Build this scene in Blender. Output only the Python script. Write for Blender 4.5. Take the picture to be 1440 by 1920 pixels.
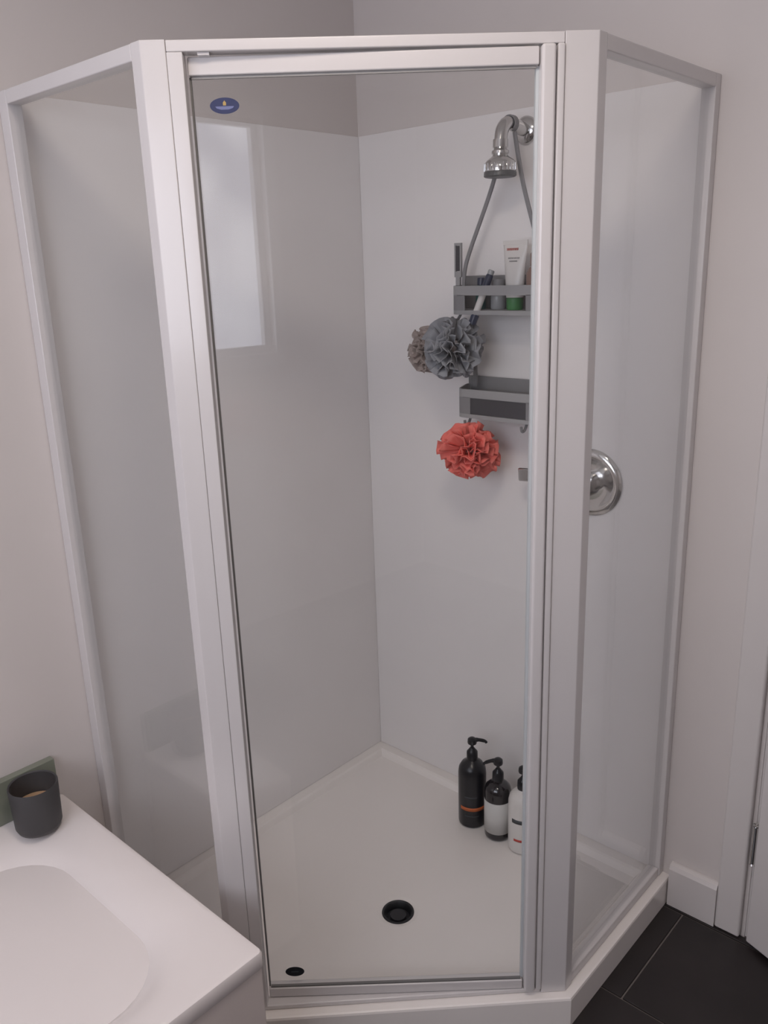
import bpy, bmesh, math, random
from mathutils import Vector, Matrix, noise
random.seed(7)
for o in list(bpy.data.objects): bpy.data.objects.remove(o)
scene = bpy.context.scene
COL = scene.collection

# ------------------------------------------------------------------ camera
cam = bpy.data.cameras.new('camera'); camo = bpy.data.objects.new('camera', cam); COL.objects.link(camo)
YAW, PIT, ROLL, FPX = 0.7448, -0.2853, 0.0334, 1565.0
fw = Vector((math.cos(PIT)*math.cos(YAW), math.cos(PIT)*math.sin(YAW), math.sin(PIT)))
rt = Vector((math.sin(YAW), -math.cos(YAW), 0)); up = rt.cross(fw)
cr, sr = math.cos(ROLL), math.sin(ROLL)
R_ = rt*cr - up*sr; U_ = rt*sr + up*cr
M4 = Matrix((R_, U_, -fw)).transposed().to_4x4(); M4.translation = Vector((-1.8148, -1.7232, 1.6165))
camo.matrix_world = M4
cam.sensor_fit = 'VERTICAL'; cam.sensor_height = 24.0; cam.lens = FPX/1920*24.0
cam.clip_start = 0.02
scene.camera = camo

# ------------------------------------------------------------------ world, exposure
w = bpy.data.worlds.new('world'); scene.world = w; w.use_nodes = True
w.node_tree.nodes['Background'].inputs[0].default_value = (0.75, 0.82, 0.95, 1)
w.node_tree.nodes['Background'].inputs[1].default_value = 0.25
vs = scene.view_settings
vs.view_transform = 'Standard'; vs.look = 'None'; vs.gamma = 1.0; vs.use_curve_mapping = False
vs.exposure = -0.06
WINDOW_EMIT = 5.6
LAMP_POWER = 6.8

# ------------------------------------------------------------------ materials
def mat(name, color, rough=0.5, metal=0.0, spec=0.5, bump=0.0, bscale=60.0, var=0.03, vscale=4.0, coat=0.0, sub=0.0, trans=0.0):
    m = bpy.data.materials.new(name); m.use_nodes = True
    nt = m.node_tree; b = nt.nodes['Principled BSDF']
    tc = nt.nodes.new('ShaderNodeTexCoord'); nz = nt.nodes.new('ShaderNodeTexNoise')
    nz.inputs['Scale'].default_value = vscale; nz.inputs['Detail'].default_value = 3
    nt.links.new(tc.outputs['Object'], nz.inputs['Vector'])
    rp = nt.nodes.new('ShaderNodeValToRGB')
    c = Vector(color)
    rp.color_ramp.elements[0].position = 0.3; rp.color_ramp.elements[1].position = 0.7
    rp.color_ramp.elements[0].color = (*(c*(1-var)), 1); rp.color_ramp.elements[1].color = (*[min(1, x) for x in c*(1+var)], 1)
    nt.links.new(nz.outputs['Fac'], rp.inputs['Fac']); nt.links.new(rp.outputs['Color'], b.inputs['Base Color'])
    b.inputs['Roughness'].default_value = rough; b.inputs['Metallic'].default_value = metal
    b.inputs['Specular IOR Level'].default_value = spec; b.inputs['Coat Weight'].default_value = coat
    b.inputs['Coat Roughness'].default_value = 0.08
    b.inputs['Transmission Weight'].default_value = trans
    if sub: b.inputs['Subsurface Weight'].default_value = sub; b.inputs['Subsurface Radius'].default_value = (.01, .01, .01)
    if bump:
        n2 = nt.nodes.new('ShaderNodeTexNoise'); n2.inputs['Scale'].default_value = bscale
        nt.links.new(tc.outputs['Object'], n2.inputs['Vector'])
        bp = nt.nodes.new('ShaderNodeBump'); bp.inputs['Strength'].default_value = bump; bp.inputs['Distance'].default_value = 0.002
        nt.links.new(n2.outputs['Fac'], bp.inputs['Height']); nt.links.new(bp.outputs['Normal'], b.inputs['Normal'])
    return m

def glass_mat(name, tint, refl=0.9):
    m = bpy.data.materials.new(name); m.use_nodes = True
    nt = m.node_tree; nt.nodes.clear()
    out = nt.nodes.new('ShaderNodeOutputMaterial'); mix = nt.nodes.new('ShaderNodeMixShader')
    tr = nt.nodes.new('ShaderNodeBsdfTransparent'); tr.inputs[0].default_value = (*tint, 1)
    gl = nt.nodes.new('ShaderNodeBsdfGlossy'); gl.inputs['Roughness'].default_value = 0.0
    gl.inputs[0].default_value = (refl, refl, refl, 1)
    lw = nt.nodes.new('ShaderNodeLayerWeight'); lw.inputs['Blend'].default_value = 0.5
    pw = nt.nodes.new('ShaderNodeMath'); pw.operation = 'POWER'; pw.inputs[1].default_value = 5
    ma = nt.nodes.new('ShaderNodeMath'); ma.operation = 'MULTIPLY_ADD'; ma.inputs[1].default_value = 0.95; ma.inputs[2].default_value = 0.025
    nt.links.new(lw.outputs['Facing'], pw.inputs[0]); nt.links.new(pw.outputs[0], ma.inputs[0])
    nt.links.new(ma.outputs[0], mix.inputs[0]); nt.links.new(tr.outputs[0], mix.inputs[1]); nt.links.new(gl.outputs[0], mix.inputs[2])
    nt.links.new(mix.outputs[0], out.inputs[0])
    return m

def emit_mat(name, c0, c1, strength, scale):
    m = bpy.data.materials.new(name); m.use_nodes = True
    nt = m.node_tree; nt.nodes.clear()
    out = nt.nodes.new('ShaderNodeOutputMaterial'); em = nt.nodes.new('ShaderNodeEmission')
    tc = nt.nodes.new('ShaderNodeTexCoord'); nz = nt.nodes.new('ShaderNodeTexNoise')
    nz.inputs['Scale'].default_value = scale; nz.inputs['Detail'].default_value = 1.5
    rp = nt.nodes.new('ShaderNodeValToRGB'); rp.color_ramp.elements[0].position = 0.35; rp.color_ramp.elements[1].position = 0.6
    rp.color_ramp.elements[0].color = (*c0, 1); rp.color_ramp.elements[1].color = (*c1, 1)
    nt.links.new(tc.outputs['Object'], nz.inputs['Vector']); nt.links.new(nz.outputs['Fac'], rp.inputs['Fac'])
    nt.links.new(rp.outputs['Color'], em.inputs[0]); em.inputs[1].default_value = strength
    nt.links.new(em.outputs[0], out.inputs[0])
    return m

MAT = dict(
    wall=mat('wall_paint', (.69, .64, .615), .55, bump=.05, bscale=180, var=.012),
    trimw=mat('white_gloss_trim', (.69, .65, .63), .35, var=.01),
    ceil=mat('ceiling_paint', (.90, .88, .85), .8),
    liner=mat('acrylic_liner', (.86, .83, .82), .16, var=.008),
    frame=mat('powder_coated_frame', (.66, .63, .622), .24, var=.01, coat=.2),
    tray=mat('acrylic_tray', (.89, .84, .80), .24, var=.01),
    bath=mat('acrylic_bath', (.86, .80, .775), .2, var=.01),
    bathp=mat('bath_panel', (.74, .66, .62), .35, var=.01),
    glass=glass_mat('clear_glass', (.985, .99, .988)),
    seal=mat('rubber_seal', (.16, .155, .15), .6),
    seall=mat('clear_seal', (.55, .58, .59), .3),
    tile=mat('dark_slate_tile', (.021, .0165, .016), .38, bump=.15, bscale=30, var=.25, vscale=6),
    grout=mat('grout', (.19, .165, .15), .9),
    chrome=mat('chrome', (.62, .61, .60), .12, metal=1),
    dchrome=mat('spray_face', (.10, .10, .10), .4),
    black=mat('black_plastic', (.012, .012, .015), .28),
    drain=mat('drain_black', (.008, .009, .011), .45),
    amber=mat('brown_black_bottle', (.012, .010, .012), .1, coat=.5),
    labelw=mat('white_label', (.62, .61, .59), .5),
    wplastic=mat('white_plastic', (.72, .69, .66), .35),
    orange=mat('orange_band', (.55, .13, .035), .5),
    red=mat('red_print', (.48, .05, .035), .5),
    pred=mat('faded_red_print', (.42, .16, .14), .5),
    greyp=mat('grey_print', (.30, .29, .28), .5),
    dgreyp=mat('dark_grey_print', (.05, .055, .06), .5),
    green=mat('green_plastic', (.045, .20, .055), .4),
    teal=mat('teal_plastic', (.03, .12, .11), .4),
    navy=mat('navy_plastic', (.018, .026, .06), .35),
    brown=mat('brown_plastic', (.25, .15, .12), .4),
    clearp=mat('grey_translucent', (.34, .345, .35), .25),
    caddy=mat('grey_silicone', (.23, .225, .23), .5, var=.04),
    caddyl=mat('light_grey_silicone', (.34, .335, .335), .45, var=.04),
    caddyd=mat('dark_opening_fill', (.05, .048, .054), .5, var=.04),  # dark colour standing in for shade in the caddy openings
    lgrey=mat('grey_netting', (.31, .315, .335), .8, var=.15, vscale=30),
    lbeige=mat('taupe_netting', (.42, .35, .32), .8, var=.15, vscale=30),
    lcoral=mat('coral_netting', (.88, .20, .16), .75, var=.1, vscale=30),
    cordg=mat('grey_cord', (.2, .2, .22), .8),
    cordc=mat('coral_cord', (.6, .10, .07), .8),
    candle=mat('matt_black_jar', (.055, .053, .055), .55),
    wax=mat('cream_wax', (.62, .40, .24), .5, sub=.2),
    wick=mat('wick', (.03, .02, .02), .9),
    gglass=mat('sage_green_glass', (.22, .235, .185), .15, coat=.3),
    stk=mat('sticker_blue', (.012, .018, .085), .4),
    stky=mat('sticker_yellow', (.45, .30, .09), .4),
    stkw=mat('sticker_pale', (.15, .17, .33), .4),
    stkd=mat('sticker_dark', (.01, .014, .02), .35),
    stkg=mat('sticker_grey', (.06, .08, .09), .35),
    doorw=mat('door_white', (.68, .645, .63), .4, var=.01),
    sash=mat('window_white', (.88, .87, .85), .3),
    pane=emit_mat('frosted_daylight_pane', (.48, .50, .61), (.86, .87, .97), WINDOW_EMIT, 3.0),
    lampglow=emit_mat('lamp_glow', (1, .87, .77), (1, .88, .79), 2.4, 1.0),
)

# ------------------------------------------------------------------ mesh helpers
def link(name, bm, m, parent=None, smooth=False, bevel=0.0, seg=2):
    bmesh.ops.recalc_face_normals(bm, faces=bm.faces[:])
    me = bpy.data.meshes.new(name); bm.to_mesh(me); bm.free()
    if smooth:
        for p in me.polygons: p.use_smooth = True
    o = bpy.data.objects.new(name, me); COL.objects.link(o)
    for mm in (m if isinstance(m, (list, tuple)) else [m]): me.materials.append(MAT[mm])
    if parent is not None: o.parent = parent
    if bevel:
        b = o.modifiers.new('bevel', 'BEVEL'); b.width = bevel; b.segments = seg; b.limit_method = 'ANGLE'; b.angle_limit = math.radians(35)
        for p in me.polygons: p.use_smooth = True
        wn = o.modifiers.new('wn', 'WEIGHTED_NORMAL'); wn.keep_sharp = False
    elif smooth:
        try: me.set_sharp_from_angle(angle=math.radians(40))
        except Exception: pass
    return o
def thing(name, label, cat, loc=(0, 0, 0), group=None, rotz=0.0):
    o = bpy.data.objects.new(name, None); COL.objects.link(o); o.location = loc; o.rotation_euler = (0, 0, rotz)
    o.empty_display_size = .05
    return tag(o, label, cat, group)
def tag(o, label=None, cat=None, group=None, kind=None):
    if label: o['label'] = label
    if cat: o['category'] = cat
    if group: o['group'] = group
    if kind: o['kind'] = kind
    return o
def box(bm, a, b):
    x0, y0, z0 = a; x1, y1, z1 = b
    v = [bm.verts.new(p) for p in ((x0,y0,z0),(x1,y0,z0),(x1,y1,z0),(x0,y1,z0),(x0,y0,z1),(x1,y0,z1),(x1,y1,z1),(x0,y1,z1))]
    for f in ((0,1,2,3),(4,5,6,7),(0,1,5,4),(1,2,6,5),(2,3,7,6),(3,0,4,7)): bm.faces.new([v[i] for i in f])
    return bm
def prism(bm, poly, z0, z1):
    lo = [bm.verts.new((x, y, z0)) for x, y in poly]; hi = [bm.verts.new((x, y, z1)) for x, y in poly]
    n = len(poly); bm.faces.new(lo); bm.faces.new(hi)
    for i in range(n): bm.faces.new((lo[i], lo[(i+1) % n], hi[(i+1) % n], hi[i]))
    return bm
def lathe(bm, prof, c=(0, 0, 0), n=32, mat_index=0):
    rings = []
    for r, z in prof:
        if r < 1e-5: rings.append([bm.verts.new((c[0], c[1], c[2]+z))])
        else: rings.append([bm.verts.new((c[0]+r*math.cos(2*math.pi*i/n), c[1]+r*math.sin(2*math.pi*i/n), c[2]+z)) for i in range(n)])
    for a, b in zip(rings, rings[1:]):
        for i in range(n):
            j = (i+1) % n
            if len(a) == 1 and len(b) == 1: continue
            if len(a) == 1: f = bm.faces.new((a[0], b[i], b[j]))
            elif len(b) == 1: f = bm.faces.new((a[i], a[j], b[0]))
            else: f = bm.faces.new((a[i], a[j], b[j], b[i]))
            f.material_index = mat_index
    return bm
def tube(bm, pts, r, n=12, cap=True, flat=None):
    """tube along pts; r number or list; flat=(dir, w, t) makes a strap of elliptical section"""
    pts = [Vector(p) for p in pts]; rs = r if isinstance(r, (list, tuple)) else [r]*len(pts)
    rings = []; ref = None
    for i, p in enumerate(pts):
        t = (pts[min(i+1, len(pts)-1)] - pts[max(i-1, 0)]).normalized()
        if ref is None: ref = Vector((0, 0, 1)) if abs(t.z) < .9 else Vector((1, 0, 0))
        a = (ref - t*ref.dot(t)).normalized(); b = t.cross(a); ref = a
        rings.append([bm.verts.new(p + (a*math.cos(2*math.pi*k/n) + b*math.sin(2*math.pi*k/n))*rs[i]) for k in range(n)])
    for A, B in zip(rings, rings[1:]):
        for k in range(n): bm.faces.new((A[k], A[(k+1) % n], B[(k+1) % n], B[k]))
    if cap: bm.faces.new(rings[0]); bm.faces.new(rings[-1])
    return bm
def strap(bm, pts, wv, w, th):
    """flat bar: pts path, wv width direction, w width, th thickness"""
    pts = [Vector(p) for p in pts]; rings = []
    for i, p in enumerate(pts):
        t = (pts[min(i+1, len(pts)-1)] - pts[max(i-1, 0)]).normalized()
        a = Vector(wv); a = (a - t*a.dot(t)).normalized(); b = t.cross(a)
        rings.append([bm.verts.new(p + a*sx*w/2 + b*sy*th/2) for sx, sy in ((-1,-1),(1,-1),(1,1),(-1,1))])
    for A, B in zip(rings, rings[1:]):
        for k in range(4): bm.faces.new((A[k], A[(k+1) % 4], B[(k+1) % 4], B[k]))
    bm.faces.new(rings[0]); bm.faces.new(rings[-1])
    return bm
NB = bmesh.new
def curve_pts(P, n=8):
    """Catmull-Rom through P"""
    P = [Vector(p) for p in P]; Q = [P[0]] + P + [P[-1]]; out = []
    for i in range(1, len(Q)-2):
        for k in range(n):
            t = k/n
            out.append(.5*((2*Q[i]) + (Q[i+1]-Q[i-1])*t + (2*Q[i-1]-5*Q[i]+4*Q[i+1]-Q[i+2])*t*t + (3*Q[i]-Q[i-1]-3*Q[i+1]+Q[i+2])*t**3))
    out.append(P[-1]); return out
def rrect(x0, y0, x1, y1, r, n=6):
    pts = []
    for cx, cy, a0 in ((x1-r, y1-r, 0), (x0+r, y1-r, 90), (x0+r, y0+r, 180), (x1-r, y0+r, 270)):
        for k in range(n+1):
            a = math.radians(a0 + 90*k/n); pts.append((cx+r*math.cos(a), cy+r*math.sin(a)))
    return pts

# ------------------------------------------------------------------ the room
XW, YF, ZC = -2.8, -2.95, 2.42          # window wall, wall behind the camera, ceiling
def struct(o, label, cat): return tag(o, label, cat, kind='structure')
fl = struct(link('floor', box(NB(), (XW-.1, YF-.1, -.06), (1.2, .1, -.004)), 'grout'), 'dark tiled bathroom floor with pale grout lines', 'floor')
# tiles in running bond: rows across x, .336 wide, .60 long
xr = [-.027]
while xr[-1] > XW: xr.append(xr[-1] - .336)
tile_meshes = {}
for i, x1 in enumerate([0.0] + xr[:-1]):
    x0 = xr[0] if i == 0 else xr[i]
    if i == 0: x1 = -.001
    off = 0.0 if i % 2 == 1 else .30
    y1 = -1.07 + off + .6*2
    while y1 > YF:
        y0 = y1 - .6
        a0, a1, b0, b1 = max(x0, XW)+.0022, x1-.0022, max(y0, YF)+.0022, min(y1, -.001)-.0022
        # tiles wholly beneath the tray or bath are never seen
        hid = (b1 > -.4 and a0 > -1.0) or (a1 < -1.1 and b0 > -.75)
        if b1-b0 > .02 and a1-a0 > .01 and not hid:
            key = (round(a1-a0, 4), round(b1-b0, 4))
            if key not in tile_meshes:
                t = link('tile', box(NB(), (-(a1-a0)/2, -(b1-b0)/2, -.012), ((a1-a0)/2, (b1-b0)/2, 0)), 'tile', fl, bevel=.0012, seg=1)
                tile_meshes[key] = t
            else:
                s = tile_meshes[key]; t = s.copy(); COL.objects.link(t); t.parent = fl
            t.location = ((a0+a1)/2, (b0+b1)/2, 0)
        y1 = y0
struct(link('wall_left', box(NB(), (XW-.1, 0, -.06), (.1, .1, ZC)), 'wall'), 'pale painted wall behind the bath and the shower', 'wall')
DY0, DY1, DH = -1.985, -1.215, 2.03      # door opening in the right wall
bm = NB(); box(bm, (0, DY1, -.06), (.1, 0, ZC)); box(bm, (0, YF, -.06), (.1, DY0, ZC)); box(bm, (0, DY0, DH), (.1, DY1, ZC))
struct(link('wall_right', bm, 'wall'), 'pale painted wall carrying the shower head and the door', 'wall')
WY0, WY1, WZ0, WZ1 = -2.005, -.25, 1.262, 2.235  # window opening
bm = NB(); box(bm, (XW-.1, YF, -.06), (XW, WY0, ZC)); box(bm, (XW-.1, WY1, -.06), (XW, 0, ZC))
box(bm, (XW-.1, WY0, -.06), (XW, WY1, WZ0)); box(bm, (XW-.1, WY0, WZ1), (XW, WY1, ZC))
struct(link('wall_window', bm, 'wall'), 'pale painted wall with the frosted window', 'wall')
struct(link('wall_front', box(NB(), (XW-.1, YF-.1, -.06), (.1, YF, ZC)), 'wall'), 'pale painted wall behind the camera', 'wall')
struct(link('ceiling', box(NB(), (XW-.1, YF-.1, ZC), (.1, .1, ZC+.08)), 'ceil'), 'white painted ceiling', 'ceiling')
bm = NB(); box(bm, (1.1, YF, -.06), (1.2, 0, ZC)); box(bm, (.1, YF-.1, ZC), (1.2, .1, ZC+.08)); box(bm, (.1, .0, -.06), (1.2, .1, ZC)); box(bm, (.1, YF-.1, -.06), (1.2, YF, ZC))
struct(link('wall_hall', bm, 'wall'), 'plain hallway wall beyond the door', 'wall')

# skirting, architrave, jamb
def skirting(name, ya, yb, label):
    prof = [(0, 0), (-.020, 0), (-.020, .108), (-.015, .118), (-.006, .122), (0, .122)]
    bm = NB(); A = [bm.verts.new((x-.0005, ya, z+.001)) for x, z in prof]; B = [bm.verts.new((x-.0005, yb, z+.001)) for x, z in prof]
    bm.faces.new(A); bm.faces.new(B)
    for i in range(len(prof)): bm.faces.new((A[i], A[(i+1) % 6], B[(i+1) % 6], B[i]))
    return struct(link(name, bm, 'trimw'), label, 'baseboard')
skirting('baseboard_right', -1.0235, -1.1452, 'short white skirting board between shower tray and door frame')
skirting('baseboard_right_far', DY0-.062, YF+.001, 'white skirting board beyond the door')
def architrave(name, ya, yb, label):
    return struct(link(name, box(NB(), (-.0185, ya, .001), (-.0005, yb, DH+.03)), 'trimw', bevel=.006, seg=3), label, 'door trim')
architrave('trim_1', -1.2065, -1.1455, 'white door architrave nearest the shower')
architrave('trim_2', DY0-.058, DY0+.002, 'white architrave on the far side of the door')
struct(link('trim_3', box(NB(), (-.020, DY0+.003, DH-.012), (-.0005, -1.2075, DH+.05)), 'trimw', bevel=.005), 'white architrave above the door', 'door trim')
bm = NB(); box(bm, (.001, DY1-.02, 0), (.099, DY1-.0005, DH-.001)); box(bm, (.001, DY0+.0005, 0), (.099, DY0+.02, DH-.001)); box(bm, (.001, DY0+.021, DH-.02), (.099, DY1-.021, DH-.001))
struct(link('trim_4', bm, 'trimw'), 'white door jamb lining', 'door trim')
# room door, hinged beside the shower and ajar into the room
ANG = math.radians(-20)
bm = NB(); box(bm, (-.004, -.725, .012), (.034, -.006, 2.005))
dr = link('door_1', bm, 'doorw', bevel=.003); dr.location = (-.022, -1.222, 0); dr.rotation_euler = (0, 0, ANG)
struct(dr, 'white painted room door standing slightly ajar', 'door')
for zc in (.285, 1.05, 1.78):
    bm = NB(); lathe(bm, [(0, -.05), (.0065, -.05), (.0065, .05), (0, .05)], (-.004, -.001, zc), 14)
    lathe(bm, [(0, .05), (.0048, .05), (.0075, .055), (0, .060)], (-.004, -.001, zc), 14)
    lathe(bm, [(0, -.060), (.0075, -.055), (.0048, -.05), (0, -.05)], (-.004, -.001, zc), 14)
    h = link('hinge', bm, 'chrome', dr, smooth=True)
bm = NB(); lathe(bm, [(0, 0), (.026, 0), (.026, .006), (.010, .010), (.010, .04), (0, .04)], (0, 0, 0), 20); box(bm, (-.008, -.006, .032), (.008, .11, .044))
kn = link('handle', bm, 'chrome', dr, smooth=True); kn.rotation_euler = (0, math.radians(-90), 0); kn.location = (-.004, -.66, 1.0)

# window in the wall behind and left of the camera (seen mirrored in the shower door)
bm = NB()
cw = .055
for a, b in (((WY0-cw, WZ0-cw), (WY0, WZ1+cw)), ((WY1, WZ0-cw), (WY1+cw, WZ1+cw)), ((WY0, WZ1), (WY1, WZ1+cw)), ((WY0, WZ0-cw), (WY1, WZ0))):
    box(bm, (XW+.0005, a[0], a[1]), (XW+.02, b[0], b[1]))
wn = struct(link('window_1', bm, 'sash', bevel=.003), 'white framed window with frosted glass above the bath end', 'window')
bm = NB(); fwid = .035
for a, b in (((WY0, WZ0), (WY0+fwid, WZ1)), ((WY1-fwid, WZ0), (WY1, WZ1)), ((WY0+fwid, WZ1-fwid), (WY1-fwid, WZ1)), ((WY0+fwid, WZ0), (WY1-fwid, WZ0+fwid))):
    box(bm, (XW-.075, a[0]+.0005, a[1]+.0005), (XW-.02, b[0]-.0005, b[1]-.0005))
link('sash', bm, 'sash', wn, bevel=.003)
link('pane', box(NB(), (XW-.055, WY0+fwid-.004, WZ0+fwid-.004), (XW-.049, WY1-fwid+.004, WZ1-fwid+.004)), 'pane', wn)
# ceiling downlight
lt = thing('ceiling_light', 'round warm dome light on the ceiling', 'lamp', (-1.25, -1.15, ZC))
bm = NB(); lathe(bm, [(0, -.001), (.165, -.001), (.168, -.006), (.165, -.022), (.152, -.024), (.150, -.012)], n=40); link('bezel', bm, 'frame', lt, smooth=True)
bm = NB(); lathe(bm, [(.150, -.020), (.140, -.040), (.110, -.058), (.06, -.068), (0, -.071)], n=40); link('diffuser', bm, 'lampglow', lt, smooth=True)
la = bpy.data.lights.new('downlight', 'AREA'); la.shape = 'DISK'; la.size = .34; la.energy = LAMP_POWER; la.color = (1, .88, .79)
lo = bpy.data.objects.new('downlight', la); COL.objects.link(lo); lo.parent = lt; lo.location = (0, 0, -.075)

# ------------------------------------------------------------------ shower tray and wall liners
P_, H_, T_ = .495, 1.962, .077
S2 = 1/math.sqrt(2)
def pent(e, g):
    """shower outline: e outset of the three free sides, g gap at the two walls"""
    s = e*math.tan(math.pi/8)
    return [(-g, -g), (-1-e, -g), (-1-e, -P_-s), (-P_-s, -1-e), (-g, -1-e)]
bm = NB()
loops = [(pent(.020, .001), .0005), (pent(.020, .001), T_-.006), (pent(.0185, .001), T_-.0015), (pent(.015, .001), T_), (pent(-.040, .034), T_), (pent(-.046, .040), T_-.004), (pent(-.056, .050), .059)]
rings = [[bm.verts.new((x, y, z)) for x, y in pl] for pl, z in loops]
bm.faces.new(rings[0])
for A, B in zip(rings, rings[1:]):
    for i in range(5): bm.faces.new((A[i], A[(i+1) % 5], B[(i+1) % 5], B[i]))
DC = (-.530, -.541); DR = .052; N = 60
ring = [bm.verts.new((DC[0]+DR*math.cos(2*math.pi*k/N), DC[1]+DR*math.sin(2*math.pi*k/N), .049)) for k in range(N)]
inner = rings[-1]
ang = lambda v: math.atan2(v.co.y-DC[1], v.co.x-DC[0])
def own(k):
    a = 2*math.pi*k/N
    return min(range(5), key=lambda i: abs((ang(inner[i])-a+math.pi) % (2*math.pi)-math.pi))
ow = [own(k) for k in range(N)]
for k in range(N):
    j = (k+1) % N
    bm.faces.new((ring[k], ring[j], inner[ow[k]]))
    if ow[k] != ow[j]: bm.faces.new((ring[j], inner[ow[j]], inner[ow[k]]))
r2 = [bm.verts.new((DC[0]+.04*math.cos(2*math.pi*k/N), DC[1]+.04*math.sin(2*math.pi*k/N), .046)) for k in range(N)]
for k in range(N): bm.faces.new((ring[k], ring[(k+1) % N], r2[(k+1) % N], r2[k]))
r3 = [bm.verts.new((v.co.x, v.co.y, .012)) for v in r2]
for k in range(N): bm.faces.new((r2[k], r2[(k+1) % N], r3[(k+1) % N], r3[k]))
bm.faces.new(r3)
tray = link('shower_tray', bm, 'tray')
tag(tray, 'low white five-sided shower tray on the dark floor', 'shower tray')
bm = NB(); lathe(bm, [(.041, .0455), (.0405, .048), (.036, .0485), (.033, .046), (.030, .030), (0, .028)], (*DC, 0), 48)
dn = link('drain', bm, 'drain', tray, smooth=True); dn['label'] = 'round black drain'
bm = NB(); lathe(bm, [(0, .039), (.020, .039), (.021, .036), (.021, .031), (0, .031)], (*DC, 0), 40); link('drain_cap', bm, 'black', dn, smooth=True)
LT = .006; LH = 1.9625
tag(link('shower_wall_panel', box(NB(), (-.9695, -LT, T_+.0005), (-.0005, -.0005, LH)), 'liner', bevel=.0015), 'glossy white acrylic wall panel left of the shower corner', 'wall panel')
tag(link('shower_wall_panel', box(NB(), (-LT, -.9695, T_+.0005), (-.0005, -LT-.0005, LH)), 'liner', bevel=.0015), 'glossy white acrylic wall panel behind the shower head', 'wall panel')

# ------------------------------------------------------------------ shower enclosure
enc = thing('shower_enclosure', 'white framed corner shower enclosure with clear glass panes', 'shower enclosure', (0, 0, 0))
def D2(s, n): return (-1 + s*S2 - n*S2, -P_ - s*S2 - n*S2)
LD = (1-P_)*math.sqrt(2)
def diag_box(bm, s0, s1, n0, n1, z0, z1): return prism(bm, [D2(s0, n0), D2(s1, n0), D2(s1, n1), D2(s0, n1)], z0, z1)
G = .026; FT = .030                      # post return, frame depth
sk = FT*math.tan(math.pi/8)
z0f = T_+.0005
# wall channels
bm = NB(); box(bm, (-1, -.034, z0f), (-1+FT, -.0005, H_)); link('wall_channel', bm, 'frame', enc, bevel=.002)
bm = NB(); box(bm, (-.025, -1, z0f), (-.0005, -1+FT, H_)); link('wall_channel', bm, 'frame', enc, bevel=.002)
# corner posts
PW, PW2 = .0386, .054
pl = [(-1, -P_+G), (-1, -P_), D2(PW, 0), D2(PW, -FT), (-1+FT, -P_+sk), (-1+FT, -P_+G)]
link('corner_post', prism(NB(), pl, z0f, H_), 'frame', enc, bevel=.0016, seg=3)
pr = [D2(LD-PW2, -FT), D2(LD-PW2, 0), (-P_, -1), (-P_+G, -1), (-P_+G, -1+FT), (-P_+sk, -1+FT)]
link('corner_post', prism(NB(), pr, z0f, H_), 'frame', enc, bevel=.0016, seg=3)
# top rails and sills
def gl(bm, rng, z0, z1, side, n0=0.0, n1=FT):
    a, b = rng
    if side == 'l': box(bm, (-1+n0, a, z0), (-1+n1, b, z1))
    else: box(bm, (a, -1+n0, z0), (b, -1+n1, z1))
    return bm
side_rng = (-P_+G+.0003, -.0343)
for side in 'lr':
    if side == 'r': side_rng = (side_rng[0], -.0253)
    link('top_rail', gl(NB(), side_rng, 1.9365, H_-.0005, side), 'frame', enc, bevel=.002)
    link('sill_rail', gl(NB(), side_rng, z0f, .102, side, .002, FT), 'frame', enc, bevel=.003)
    pane = link('glass_pane', gl(NB(), (side_rng[0]-.006, side_rng[1]+.006), .098, 1.9405, side, .012, .018), 'glass', enc)
link('top_rail', diag_box(NB(), PW+.0003, LD-PW2-.0003, -FT, -.001, 1.9445, H_-.0005), 'frame', enc, bevel=.002)
link('sill_rail', diag_box(NB(), PW+.0003, LD-PW2-.0003, -FT, -.002, z0f, .089), 'frame', enc, bevel=.003)
link('door_jamb', diag_box(NB(), PW+.0003, .0635, -FT, -.0008, .0892, 1.9443), 'frame', enc, bevel=.0012)
link('door_jamb', diag_box(NB(), .6475, LD-PW2-.0003, -.022, .004, .0892, 1.9443), 'frame', enc, bevel=.003)
link('door_stop', diag_box(NB(), .086, .104, -.02, -.006, 1.9405, 1.9443), 'frame', enc)
# pivot door, swung a little inwards on its latch side
S0, DA = .634, math.radians(2.2)
def DD(s, n):
    ds = s - S0
    return D2(S0 + ds*math.cos(DA) + n*math.sin(DA), n*math.cos(DA) + ds*math.sin(DA))
def door_box(bm, s0, s1, n0, n1, z0, z1): return prism(bm, [DD(s0, n0), DD(s1, n0), DD(s1, n1), DD(s0, n1)], z0, z1)
DG0, DG1 = .0665, .6265
door = link('door', door_box(NB(), DG0+.003, DG1, -.016, -.010, .108, 1.920), 'glass', enc)
door['label'] = 'clear glass shower door pane'
link('top_rail', door_box(NB(), DG0, .6195, -.024, .001, 1.9145, 1.9415), 'frame', door, bevel=.0025)
link('bottom_rail', door_box(NB(), DG0, .6195, -.024, -.001, .0905, .114), 'frame', door, bevel=.0025)
link('hinge_stile', door_box(NB(), .6215, .6445, -.024, .009, .0905, 1.9435), 'frame', door, bevel=.005, seg=3)
sl = link('edge_seal', door_box(NB(), DG0, DG0+.003, -.018, -.008, .115, 1.914), 'seal', door)
link('edge_seal', door_box(NB(), .6165, .6213, -.017, -.009, .115, 1.914), 'seall', door)
link('glazing_bead', door_box(NB(), DG0+.004, .616, -.0098, -.004, .1142, .1175), 'seal', door)
link('glazing_bead', door_box(NB(), DG0+.004, .616, -.0098, -.004, 1.9105, 1.9143), 'greyp', door)
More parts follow.
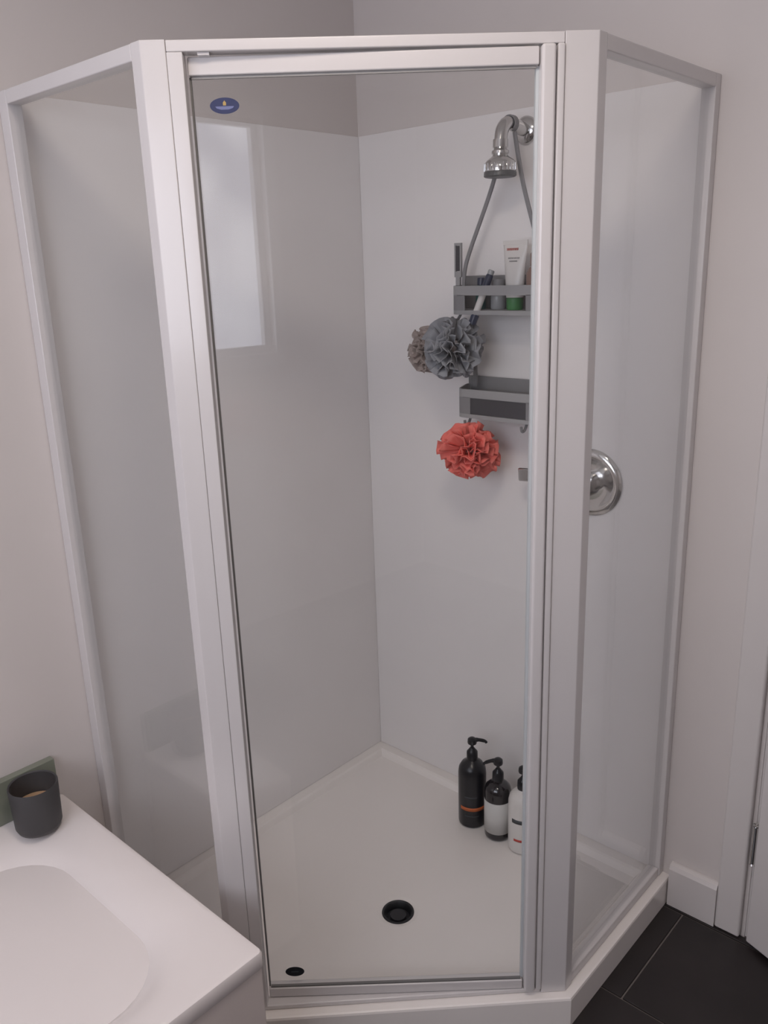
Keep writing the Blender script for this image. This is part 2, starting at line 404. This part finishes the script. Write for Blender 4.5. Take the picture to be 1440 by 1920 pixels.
def sticker(s, z, a, b, mats, label, marks):
    bm = NB()
    def P3(u, v, n): x, y = DD(s+u, -.010+n); return (x, y, z+v)
    def plate(pts, n0, n1, mi):
        lo = [bm.verts.new(P3(u, v, n0)) for u, v in pts]; hi = [bm.verts.new(P3(u, v, n1)) for u, v in pts]
        fs = [bm.faces.new(lo), bm.faces.new(hi)] + [bm.faces.new((lo[i], lo[(i+1) % len(pts)], hi[(i+1) % len(pts)], hi[i])) for i in range(len(pts))]
        for f in fs: f.material_index = mi
    plate([(a*math.cos(2*math.pi*k/40), b*math.sin(2*math.pi*k/40)) for k in range(40)], .0001, .0004, 0)
    for pts, mi in marks: plate(pts, .0004, .00055, mi)
    o = link('sticker', bm, mats, door); o['label'] = label
arc = lambda r, a0, a1, sy: [(r*math.cos(t), sy*r*math.sin(t)) for t in [math.radians(a0+(a1-a0)*k/10) for k in range(11)]]
lens = [(-.0150, -.0008), (.0150, -.0008), (.013, -.0035), (.006, -.0056), (-.006, -.0056), (-.013, -.0035)]
crown = [(-.0024, .0005), (.0024, .0005), (.0026, .0045), (.0012, .0062), (0, .0078), (-.0012, .0062), (-.0026, .0045)]
sticker(.119, 1.872, .0235, .0120, ['stk', 'stky', 'stkw'], 'small oval blue sticker with a yellow emblem', [(crown, 1), (lens, 2)])
sticker(.1245, .150, .0205, .0125, ['stkd', 'stkg'], 'small oval dark sticker low on the glass', [([(-.008, -.002), (.008, -.002), (.008, .001), (-.008, .001)], 1)])

# ------------------------------------------------------------------ shower head, mixer
sh = thing('overhead_shower', 'chrome shower head on a short wall arm', 'shower head', (-.001, -.551, 1.913))
def rx(o): o.rotation_euler = (0, math.radians(-90), 0); return o
bm = NB(); lathe(bm, [(0, .0), (.031, .0), (.031, .004), (.026, .010), (.016, .014), (0, .014)], n=32)
fo = rx(link('wall_flange', bm, 'chrome', sh, smooth=True)); fo.location = (-LT, 0, 0)
bm = NB(); tube(bm, curve_pts([(-.018, 0, 0), (-.05, 0, .006), (-.085, 0, .008), (-.105, 0, -.006), (-.112, 0, -.03), (-.113, 0, -.045)], 6), .0150, 16); link('arm', bm, 'chrome', sh, smooth=True)
bm = NB(); lathe(bm, [(0, -.028), (.017, -.028), (.0175, -.045), (.014, -.048), (.0195, -.052), (.020, -.058), (.016, -.062)], (-.113, 0, 0), 24); link('collar', bm, 'chrome', sh, smooth=True)
bm = NB(); lathe(bm, [(.016, -.060), (.022, -.066), (.031, -.072), (.0355, -.078), (.036, -.092), (.0355, -.096)], (-.113, 0, 0), 40); link('bell', bm, 'chrome', sh, smooth=True)
bm = NB()
for k in range(24):
    a = 2*math.pi*k/24; c, s = math.cos(a), math.sin(a)
    tube(bm, [(-.113+.0358*c, .0358*s, -.079), (-.113+.0365*c, .0365*s, -.094)], .0016, 6)
link('grip_ribs', bm, 'chrome', sh, smooth=True)
bm = NB(); lathe(bm, [(.0355, -.0955), (.037, -.098), (.0372, -.106), (.034, -.108), (0, -.106)], (-.113, 0, 0), 40); link('spray_face', bm, 'dchrome', sh, smooth=True)

mx = thing('shower_mixer', 'round chrome shower mixer on the wall behind the right post', 'mixer tap', (-LT-.0005, -.752, 1.092))
bm = NB(); lathe(bm, [(0, 0), (.084, 0), (.084, .004), (.078, .010), (.066, .012), (.060, .009), (.04, .010), (0, .010)], n=56); rx(link('face_plate', bm, 'chrome', mx, smooth=True))
bm = NB(); lathe(bm, [(.031, .010), (.029, .045), (.027, .062), (.020, .068), (0, .069)], n=36); rx(link('body', bm, 'chrome', mx, smooth=True))
bm = NB(); strap(bm, curve_pts([(-.052, .004, .004), (-.060, .05, .010), (-.064, .11, .013), (-.064, .168, .010)], 6), (0, 0, 1), .034, .010); link('lever', bm, 'chrome', mx, bevel=.004, seg=3)

# ------------------------------------------------------------------ hanging caddy
CY = -.535
cd = thing('shower_caddy', 'grey two-shelf caddy hanging from the shower arm', 'caddy', (-.06, CY, 1.235))
def W(p): return (p[0]+.06, p[1]-CY, p[2]-1.235)
MID = [0.0]
def WT(p):
    # the shelves are wider along the back than along the front
    sg = max(-1, min(1, (p[1]-MID[0])/.06))
    return W((p[0], p[1] + sg*.042*(p[0]+.112)/.098, p[2]))
def band(bm, outer, th, z0, z1):
    """wall of thickness th following a closed rounded outline"""
    n = len(outer); inn = []
    cx = sum(p[0] for p in outer)/n; cy = sum(p[1] for p in outer)/n
    for i in range(n):
        p0 = Vector(outer[i-1]); p1 = Vector(outer[(i+1) % n]); t = (p1-p0).normalized(); inn.append((outer[i][0]-t.y*th, outer[i][1]+t.x*th))
    vs_ = [[bm.verts.new(WT((x, y, z))) for x, y in pl] for pl, z in ((outer, z0), (outer, z1), (inn, z1), (inn, z0))]
    for a in range(4):
        A, B = vs_[a], vs_[(a+1) % 4]
        for i in range(n): bm.faces.new((A[i], A[(i+1) % n], B[(i+1) % n], B[i]))
    return bm
def shelf(name, y0, y1, zb, zr0, zr1, zt, closed):
    MID[0] = (y0+y1)/2
    ol = rrect(-.112, y0, -.014, y1, .016, 6)
    s = link(name, prism(NB(), [WT((x, y, 0))[:2] for x, y in rrect(-.086, y0+.005, -.0185, y1-.005, .006, 3)], zb-1.235, zb+.010-1.235), 'caddyl', cd, bevel=.002)
    link('base_rail', band(NB(), ol, .004, zb, zb+.010), 'caddyl', s)
    link('front_rail', band(NB(), ol, .004, zr0, zr1), 'caddyl', s)
    bm = NB(); box(bm, WT((-.0178, y0+.006, zr1+.0002)), WT((-.0142, y1-.006, zt))); box(bm, WT((-.0215, y0+.014, zb+.0102)), WT((-.0186, y1-.014, zt))); link('back_panel', bm, 'caddy', s, bevel=.001)
    for sgn, yy in ((1, y1), (-1, y0)):
        # closed rounded end, dropping from the rail to the base
        pts = [p for p in ol if (p[1]-yy)*sgn > -.034]
        pts.sort(key=lambda p: p[0])
        bm = NB()
        path = [(-.112, yy-sgn*.036)] + pts[:] + [(-.014, yy-sgn*.030)]
        cxx, cyy = -.063, (y0+y1)/2
        o_ = [Vector(p) for p in path]; i_ = [p + (Vector((cxx, cyy))-p).normalized()*.003 for p in o_]
        for A, B in zip(range(len(o_)-1), range(1, len(o_))):
            q = []
            for z in (zb+.0102, zr0+.001): q.append([WT((*o_[A], z)), WT((*o_[B], z)), WT((*i_[B], z)), WT((*i_[A], z))])
            lo = [bm.verts.new(c) for c in q[0]]; hi = [bm.verts.new(c) for c in q[1]]
            bm.faces.new(lo); bm.faces.new(hi)
            for i in range(4): bm.faces.new((lo[i], lo[(i+1) % 4], hi[(i+1) % 4], hi[i]))
        bmesh.ops.remove_doubles(bm, verts=bm.verts[:], dist=1e-5)
        link('end_wall', bm, 'caddy', s)
    return s
UY0, UY1 = -.660, -.408
LY0, LY1 = -.665, -.424
s1 = shelf('upper_shelf', UY0, UY1, 1.497, 1.543, 1.566, 1.588, False)
s2 = shelf('lower_shelf', LY0, LY1, 1.240, 1.292, 1.313, 1.334, True)
bm = NB(); box(bm, W((-.1095, LY0+.037, 1.2505)), W((-.1065, LY1-.037, 1.2925))); link('opening_shade', bm, 'caddyd', s2)  # dark sheet painted in for the shaded shelf opening below the rail
bm = NB(); box(bm, W((-.105, LY0+.015, 1.298)), W((-.02, LY1-.015, 1.302))); link('shelf_liner', bm, 'caddy', s2)
# collar over the arm, two slanting straps, tails with a slot
bm = NB()
ring_pts = [(-.075, -.551+.0180*math.cos(math.radians(a)), 1.9205+.0180*math.sin(math.radians(a))) for a in range(-60, 241, 20)]
strap(bm, [W(p) for p in ring_pts], (1, 0, 0), .014, .003); link('hanging_loop', bm, 'caddy', cd)
for sg, ys in ((1, -.405), (-1, -.665)):
    ya = -.551 + sg*.009
    bm = NB()
    strap(bm, [W(p) for p in curve_pts([(-.075, ya+sg*.003, 1.9035), (-.075, (ya*.6+(ys-sg*.035)*.4), 1.79), (-.075, ys-sg*.030, 1.645), (-.075, ys-sg*.014, 1.595), (-.075, ys-sg*.012, 1.556)], 6)], (0, 1, 0), .010, .006); link('strap', bm, 'caddy', cd, bevel=.002)
    bm = NB()
    z0_, z1_, yc, hw = 1.586, 1.668, ys+sg*.004, .0105
    box(bm, W((-.079, yc-hw, z0_)), W((-.073, yc-hw+.004, z1_))); box(bm, W((-.079, yc+hw-.004, z0_)), W((-.073, yc+hw, z1_)))
    box(bm, W((-.079, yc-hw+.0041, z1_-.006)), W((-.073, yc+hw-.0041, z1_))); box(bm, W((-.079, yc-hw+.0041, z0_-.020)), W((-.073, yc+hw-.0041, z0_+.014)))
    link('strap_tail', bm, 'caddyl', cd)
    bm = NB(); box(bm, W((-.0775, yc-hw+.0043, z0_+.0145)), W((-.0745, yc+hw-.0043, z1_-.0065))); link('slot_shade', bm, 'caddyd', cd)  # dark filler that draws the shade inside the tail's slot
    bm = NB(); strap(bm, [W((-.05, ys-sg*.022, 1.497)), W((-.05, ys-sg*.027, 1.42)), W((-.05, ys-sg*.030, 1.312))], (0, 1, 0), .010, .006); link('lower_strap', bm, 'caddy', cd)
    # hooks under each shelf end
    bm = NB(); tube(bm, [W(p) for p in curve_pts([(-.085, ys-sg*.012, 1.500), (-.098, ys-sg*.008, 1.482), (-.112, ys-sg*.006, 1.478), (-.116, ys-sg*.006, 1.492)], 5)], .0035, 8); link('hook', bm, 'caddy', cd, smooth=True)
    bm = NB(); tube(bm, [W(p) for p in curve_pts([(-.09, ys-sg*.045, 1.242), (-.102, ys-sg*.045, 1.224), (-.114, ys-sg*.045, 1.222), (-.118, ys-sg*.045, 1.234)], 5)], .0035, 8); link('hook', bm, 'caddy', cd, smooth=True)

# ------------------------------------------------------------------ toiletries on the caddy
SZ = 1.5075
def tube_body(bm, w0, d0, w1, h0, h1, n=24, m=8):
    """squeeze tube standing on its cap: elliptical at the bottom, flat crimp at the top"""
    rings = []
    for j in range(m+1):
        t = j/m; ww = w0+(w1-w0)*t; dd = d0*(1-t)**.7 + .0018
        rings.append([bm.verts.new((dd*math.cos(2*math.pi*k/n), ww*math.sin(2*math.pi*k/n), h0+(h1-h0)*t)) for k in range(n)])
    for A, B in zip(rings, rings[1:]):
        for k in range(n): bm.faces.new((A[k], A[(k+1) % n], B[(k+1) % n], B[k]))
    bm.faces.new(rings[0]); bm.faces.new(rings[-1]); return bm
tb = thing('lotion_tube', 'white squeeze tube with green cap standing on the caddy', 'tube', (-.066, -.563, SZ))
link('body', tube_body(NB(), .022, .017, .034, .029, .152), 'wplastic', tb, smooth=True)
bm = NB(); lathe(bm, [(0, 0), (.019, 0), (.020, .003), (.0205, .026), (.018, .029), (0, .029)], n=28); link('cap', bm, 'green', tb, smooth=True)
bm = NB(); box(bm, (-.0015, -.0345, .150), (.0015, .0345, .160)); link('crimp', bm, 'wplastic', tb)
def prints(name, m, rows, xf):
    bm = NB()
    for z, y0, y1, h in rows: box(bm, (xf(z)-.0006, y0, z), (xf(z)+.002, y1, z+h))
    return link(name, bm, m, tb)
xf = lambda z: -(.017*(1-(z-.029)/.123)**.7 + .0018)
bm = NB()
yy = .020
for wch in (.0048, .0040, .0046, .0030, .0046, .0044):   # a line of small red capitals
    box(bm, (xf(.137)-.0004, yy-wch, .137), (xf(.137)+.002, yy, .1425)); yy -= wch+.0012
link('red_lettering', bm, 'pred', tb)
bm = NB()
for z, ys_ in ((.118, (.014, .006, -.002, -.010)), (.111, (.010, .003, -.004))):
    for y_ in ys_: box(bm, (xf(z)-.0008, y_-.0065, z), (xf(z)+.002, y_, z+.003))
link('grey_lettering', bm, 'greyp', tb)

rz = thing('slim_tube', 'slim white and navy tube leaning through the caddy front', 'tube', (-.108, -.466, 1.474))
rz.rotation_euler = Vector((.030, -.040, .132)).to_track_quat('Z', 'Y').to_euler()
bm = NB(); lathe(bm, [(0, 0), (.0095, 0), (.0100, .004), (.0100, .022), (.009, .025), (0, .025)], n=20); link('cap', bm, 'navy', rz, smooth=True)
bm = NB(); lathe(bm, [(0, .025), (.0085, .025), (.0085, .092), (.008, .094), (0, .094)], n=20); link('body', bm, 'wplastic', rz, smooth=True)
bm = NB(); lathe(bm, [(0, .094), (.0088, .094), (.0088, .122), (.007, .125), (0, .125)], n=20); link('upper_band', bm, 'navy', rz, smooth=True)
bm = NB(); lathe(bm, [(0, .125), (.0075, .125), (.0078, .134), (.006, .136), (0, .136)], n=20); link('tip', bm, 'clearp', rz, smooth=True)

tl = thing('teal_tube', 'small dark teal bottle behind the leaning tube', 'bottle', (-.048, -.450, SZ))
bm = NB(); lathe(bm, [(0, 0), (.013, 0), (.0135, .003), (.0135, .052), (.008, .058), (0, .058)], n=24); link('body', bm, 'teal', tl, smooth=True)
bm = NB(); lathe(bm, [(0, .058), (.0095, .058), (.0095, .074), (.008, .076), (0, .076)], n=24); link('cap', bm, 'navy', tl, smooth=True)
gb = thing('grey_jar', 'short grey translucent tub between the tubes on the caddy', 'jar', (-.052, -.505, SZ))
bm = NB(); lathe(bm, [(0, 0), (.017, 0), (.0185, .004), (.0185, .050), (.016, .054), (0, .054)], n=28); link('body', bm, 'clearp', gb, smooth=True)
bm = NB(); lathe(bm, [(0, .054), (.0165, .054), (.0165, .068), (.015, .071), (0, .071)], n=28); link('lid', bm, 'caddy', gb, smooth=True)
bb = thing('brown_bottle', 'brown bottle at the post end of the caddy shelf', 'bottle', (-.066, -.618, SZ))
bm = NB(); lathe(bm, [(0, 0), (.0185, 0), (.020, .004), (.020, .085), (.014, .096), (.009, .100), (0, .100)], n=28); link('body', bm, 'brown', bb, smooth=True)
bm = NB(); lathe(bm, [(0, .100), (.011, .100), (.011, .128), (.009, .131), (0, .131)], n=24); link('cap', bm, 'brown', bb, smooth=True)

# ------------------------------------------------------------------ bath puffs
def puff(label, c, R, m, mc, top, n=64, squash=(1, 1, 1), seed=1):
    rnd = random.Random(seed)
    t = thing('bath_puff', label, 'bath puff', c)
    bm = NB()
    for k in range(n):
        zc = 1-2*(k+rnd.uniform(0, 1))/n; ph = k*2.39996 + rnd.uniform(-.5, .5)
        d = Vector((math.sqrt(1-zc*zc)*math.cos(ph), math.sqrt(1-zc*zc)*math.sin(ph), zc))
        a = d.orthogonal().normalized(); a = (Matrix.Rotation(rnd.uniform(0, 6.28), 3, d) @ a); b = d.cross(a)
        r1 = R*rnd.uniform(.80, 1.04); r0 = R*.30; half = R*rnd.uniform(.38, .60); wv = R*rnd.uniform(.08, .15); p0 = rnd.uniform(0, 6.28); wn_ = rnd.uniform(1.5, 2.6)
        nu, nv = 10, 4; G_ = []
        for i in range(nu+1):
            u = i/nu*2-1; row = []
            for j in range(nv+1):
                v = j/nv; r = r0+(r1*(1-.20*u*u)-r0)*v
                off = a*(u*half*(.25+.75*v)) + b*(wv*v*math.sin(wn_*math.pi*u+p0) + .02*R*math.sin(9*u+p0)*v)
                p = d*r + off; p *= 1 + .16*noise.noise(p*(1.9/R) + Vector((seed*3.1, 0, 0)))
                row.append(bm.verts.new((p.x*squash[0], p.y*squash[1], p.z*squash[2])))
            G_.append(row)
        for i in range(nu):
            for j in range(nv): bm.faces.new((G_[i][j], G_[i+1][j], G_[i+1][j+1], G_[i][j+1]))
    o = link('netting', bm, m, t, smooth=True)
    so = o.modifiers.new('solid', 'SOLIDIFY'); so.thickness = .0008
    bm = NB(); tp = Vector(top)-Vector(c)
    side = Vector((0, .004, 0))
    tube(bm, curve_pts([(0, 0, R*.4), tp*.75+side, tp+Vector((0, 0, .004)), tp*.75-side, (0, 0, R*.4)], 6), .0016, 6); link('cord', bm, mc, t, smooth=True)
    return t
puff('grey netting bath puff hanging from the upper caddy shelf', (-.128, -.424, 1.414), .080, 'lgrey', 'cordg', (-.113, -.411, 1.484), seed=3)
puff('taupe netting bath puff half hidden behind the grey one', (-.066, -.299, 1.400), .062, 'lbeige', 'cordg', (-.098, -.403, 1.484), n=90, seed=5)
puff('coral red netting bath puff under the lower caddy shelf', (-.116, -.466, 1.156), .078, 'lcoral', 'cordc', (-.115, -.450, 1.226), seed=8)

# ------------------------------------------------------------------ pump bottles on the tray
def fz(x, y): return .0565
def pump(t, z, yaw, m='black', tilt=0.0):
    bm = NB(); lathe(bm, [(0, z), (.0155, z), (.016, z+.004), (.0155, z+.024), (.009, z+.032), (.0065, z+.036), (0, z+.036)], n=24); col_ = link('collar', bm, m, t, smooth=True)
    bm = NB(); lathe(bm, [(.0045, z+.034), (.0045, z+.052), (0, z+.052)], n=14); link('stem', bm, m, t, smooth=True)
    c, s = math.cos(yaw), math.sin(yaw)
    bm = NB(); lathe(bm, [(0, z+.050), (.0125, z+.050), (.0135, z+.054), (.0125, z+.063), (.008, z+.067), (0, z+.068)], n=24)
    tube(bm, curve_pts([(0, 0, z+.060), (.018*c, .018*s, z+.061+tilt*.4), (.036*c, .036*s, z+.057+tilt), (.040*c, .040*s, z+.052+tilt)], 5), [.006]*5+[.005]*5+[.004]*6, 10)
    link('pump_head', bm, m, t, smooth=True)
def wrap(t, name, r, z0, z1, m, a0=0, a1=360, n=36, slope=0.0):
    bm = NB(); A = []; B = []
    for k in range(n+1):
        a = math.radians(a0+(a1-a0)*k/n); dz = slope*(k/n-.5); A.append(bm.verts.new((r*math.cos(a), r*math.sin(a), z0+dz))); B.append(bm.verts.new((r*math.cos(a), r*math.sin(a), z1+dz)))
    for k in range(n): bm.faces.new((A[k], A[k+1], B[k+1], B[k]))
    o = link(name, bm, m, t, smooth=True); so = o.modifiers.new('solid', 'SOLIDIFY'); so.thickness = .0005; so.offset = 1
    return o
VA = 225   # degrees: the side that faces the camera
b1 = thing('pump_bottle', 'tall black pump bottle with a thin orange band', 'bottle', (-.128, -.478, .0580))
bm = NB(); lathe(bm, [(0, 0), (.034, 0), (.039, .004), (.040, .010), (.040, .165), (.038, .180), (.030, .194), (.018, .202), (.014, .206), (0, .206)], n=40); link('body', bm, 'black', b1, smooth=True)
pump(b1, .206, math.radians(-52))
wrap(b1, 'orange_band', .0402, .058, .069, 'orange', VA-62, VA+50)
bm = NB()
w1 = wrap(b1, 'faint_lettering', .0402, .100, .104, 'dgreyp', VA-40, VA+10); wrap(b1, 'faint_lettering', .0402, .040, .043, 'dgreyp', VA-40, VA+20)
b2 = thing('pump_bottle', 'dark pump bottle with a large plain white label', 'bottle', (-.131, -.569, .0580))
bm = NB(); lathe(bm, [(0, 0), (.032, 0), (.0365, .004), (.0375, .010), (.0375, .148), (.034, .160), (.024, .170), (.015, .174), (.0135, .178), (0, .178)], n=40); link('body', bm, 'amber', b2, smooth=True)
pump(b2, .178, math.radians(118), tilt=-.008)
wrap(b2, 'label', .0378, .024, .122, 'labelw', VA-95, VA+80)
b3 = thing('pump_bottle', 'white pump bottle with black pump beside the door stile', 'bottle', (-.132, -.652, .0580))
bm = NB(); lathe(bm, [(0, 0), (.034, 0), (.0385, .004), (.0395, .010), (.0395, .150), (.036, .166), (.026, .178), (.016, .183), (.014, .187), (0, .187)], n=40); link('body', bm, 'wplastic', b3, smooth=True)
pump(b3, .187, math.radians(-70))
wrap(b3, 'dark_lettering', .0397, .098, .110, 'dgreyp', VA-58, VA+12)
wrap(b3, 'red_lettering', .0397, .042, .049, 'red', VA-48, VA+25)

# ------------------------------------------------------------------ bath, splashback strip, candle
XB, ZB, YB = -1.092, .4625, -.732
bt = thing('bathtub', 'white built-in bathtub with a flat rim beside the shower', 'bathtub', (XB, -.37, 0))
bx = lambda p: (p[0]-XB, p[1]+.37)
X0 = XW+.001
def rloop(inset, r, n=8): return rrect(X0+inset, YB+inset, XB-inset, -.001-inset, r, n)
bm = NB()
loops = [(rloop(.002, .008), ZB-.036), (rloop(0, .010), ZB-.033), (rloop(0, .010), ZB-.007), (rloop(.0022, .010), ZB-.002), (rloop(.007, .012), ZB)]
def basin(f, d):
    # rim is wide at the shower end, narrower along the sides
    x0 = X0+.09; x1 = XB-.042; y0 = YB+.040; y1 = -.040
    i = .0+f
    return rrect(x0+i, y0+i, x1-i, y1-i, max(.05, .15-f*.3), 8)
for f, z in ((-.030, ZB), (-.005, ZB-.002), (.02, ZB-.007), (.045, ZB-.018), (.068, ZB-.036), (.085, ZB-.065), (.097, ZB-.11), (.105, ZB-.17), (.118, ZB-.26), (.14, ZB-.325), (.18, ZB-.350)): loops.append((basin(f, 0), z))
rings = [[bm.verts.new((*bx(p), z)) for p in pl] for pl, z in loops]
n = len(rings[0])
for A, B in zip(rings, rings[1:]):
    for i in range(n): bm.faces.new((A[i], A[(i+1) % n], B[(i+1) % n], B[i]))
bm.faces.new(rings[-1]); bm.faces.new(rings[0])
link('basin', bm, 'bath', bt, smooth=True)
bm = NB(); box(bm, (*bx((X0+.004, YB+.004)), .002), (*bx((XB-.004, YB+.02)), ZB-.0365)); link('front_panel', bm, 'bathp', bt, bevel=.003)
bm = NB(); box(bm, (*bx((XB-.02, YB+.0205)), .002), (*bx((XB-.004, -.002)), ZB-.0365)); link('end_panel', bm, 'bathp', bt, bevel=.003)
bm = NB(); lathe(bm, [(0, 0), (.03, 0), (.032, .003), (.02, .005), (0, .005)], (*bx((-2.3, -.40)), ZB-.350), 24); link('waste', bm, 'chrome', bt, smooth=True)
tag(link('splashback_strip', box(NB(), (X0+.001, -.020, ZB+.0005), (-1.105, -.0005, ZB+.103)), 'gglass', bevel=.0015), 'low sage green splashback strip along the wall above the bath', 'splashback')
cn = thing('candle_jar', 'matt charcoal candle jar on the bath corner', 'candle', (-1.1875, -.0875, ZB+.0005))
bm = NB(); lathe(bm, [(0, 0), (.036, 0), (.044, .004), (.0485, .014), (.0515, .108), (.0505, .110), (.0475, .108), (.0448, .053), (0, .053)], n=48); link('jar', bm, 'candle', cn, smooth=True)
bm = NB(); lathe(bm, [(0, .0535), (.0438, .0535), (.0438, .061), (.03, .0625), (0, .062)], n=40); wx = link('wax', bm, 'wax', cn, smooth=True)
bm = NB(); tube(bm, [(0, 0, .061), (.001, 0, .070)], .0012, 6); link('wick', bm, 'wick', wx)
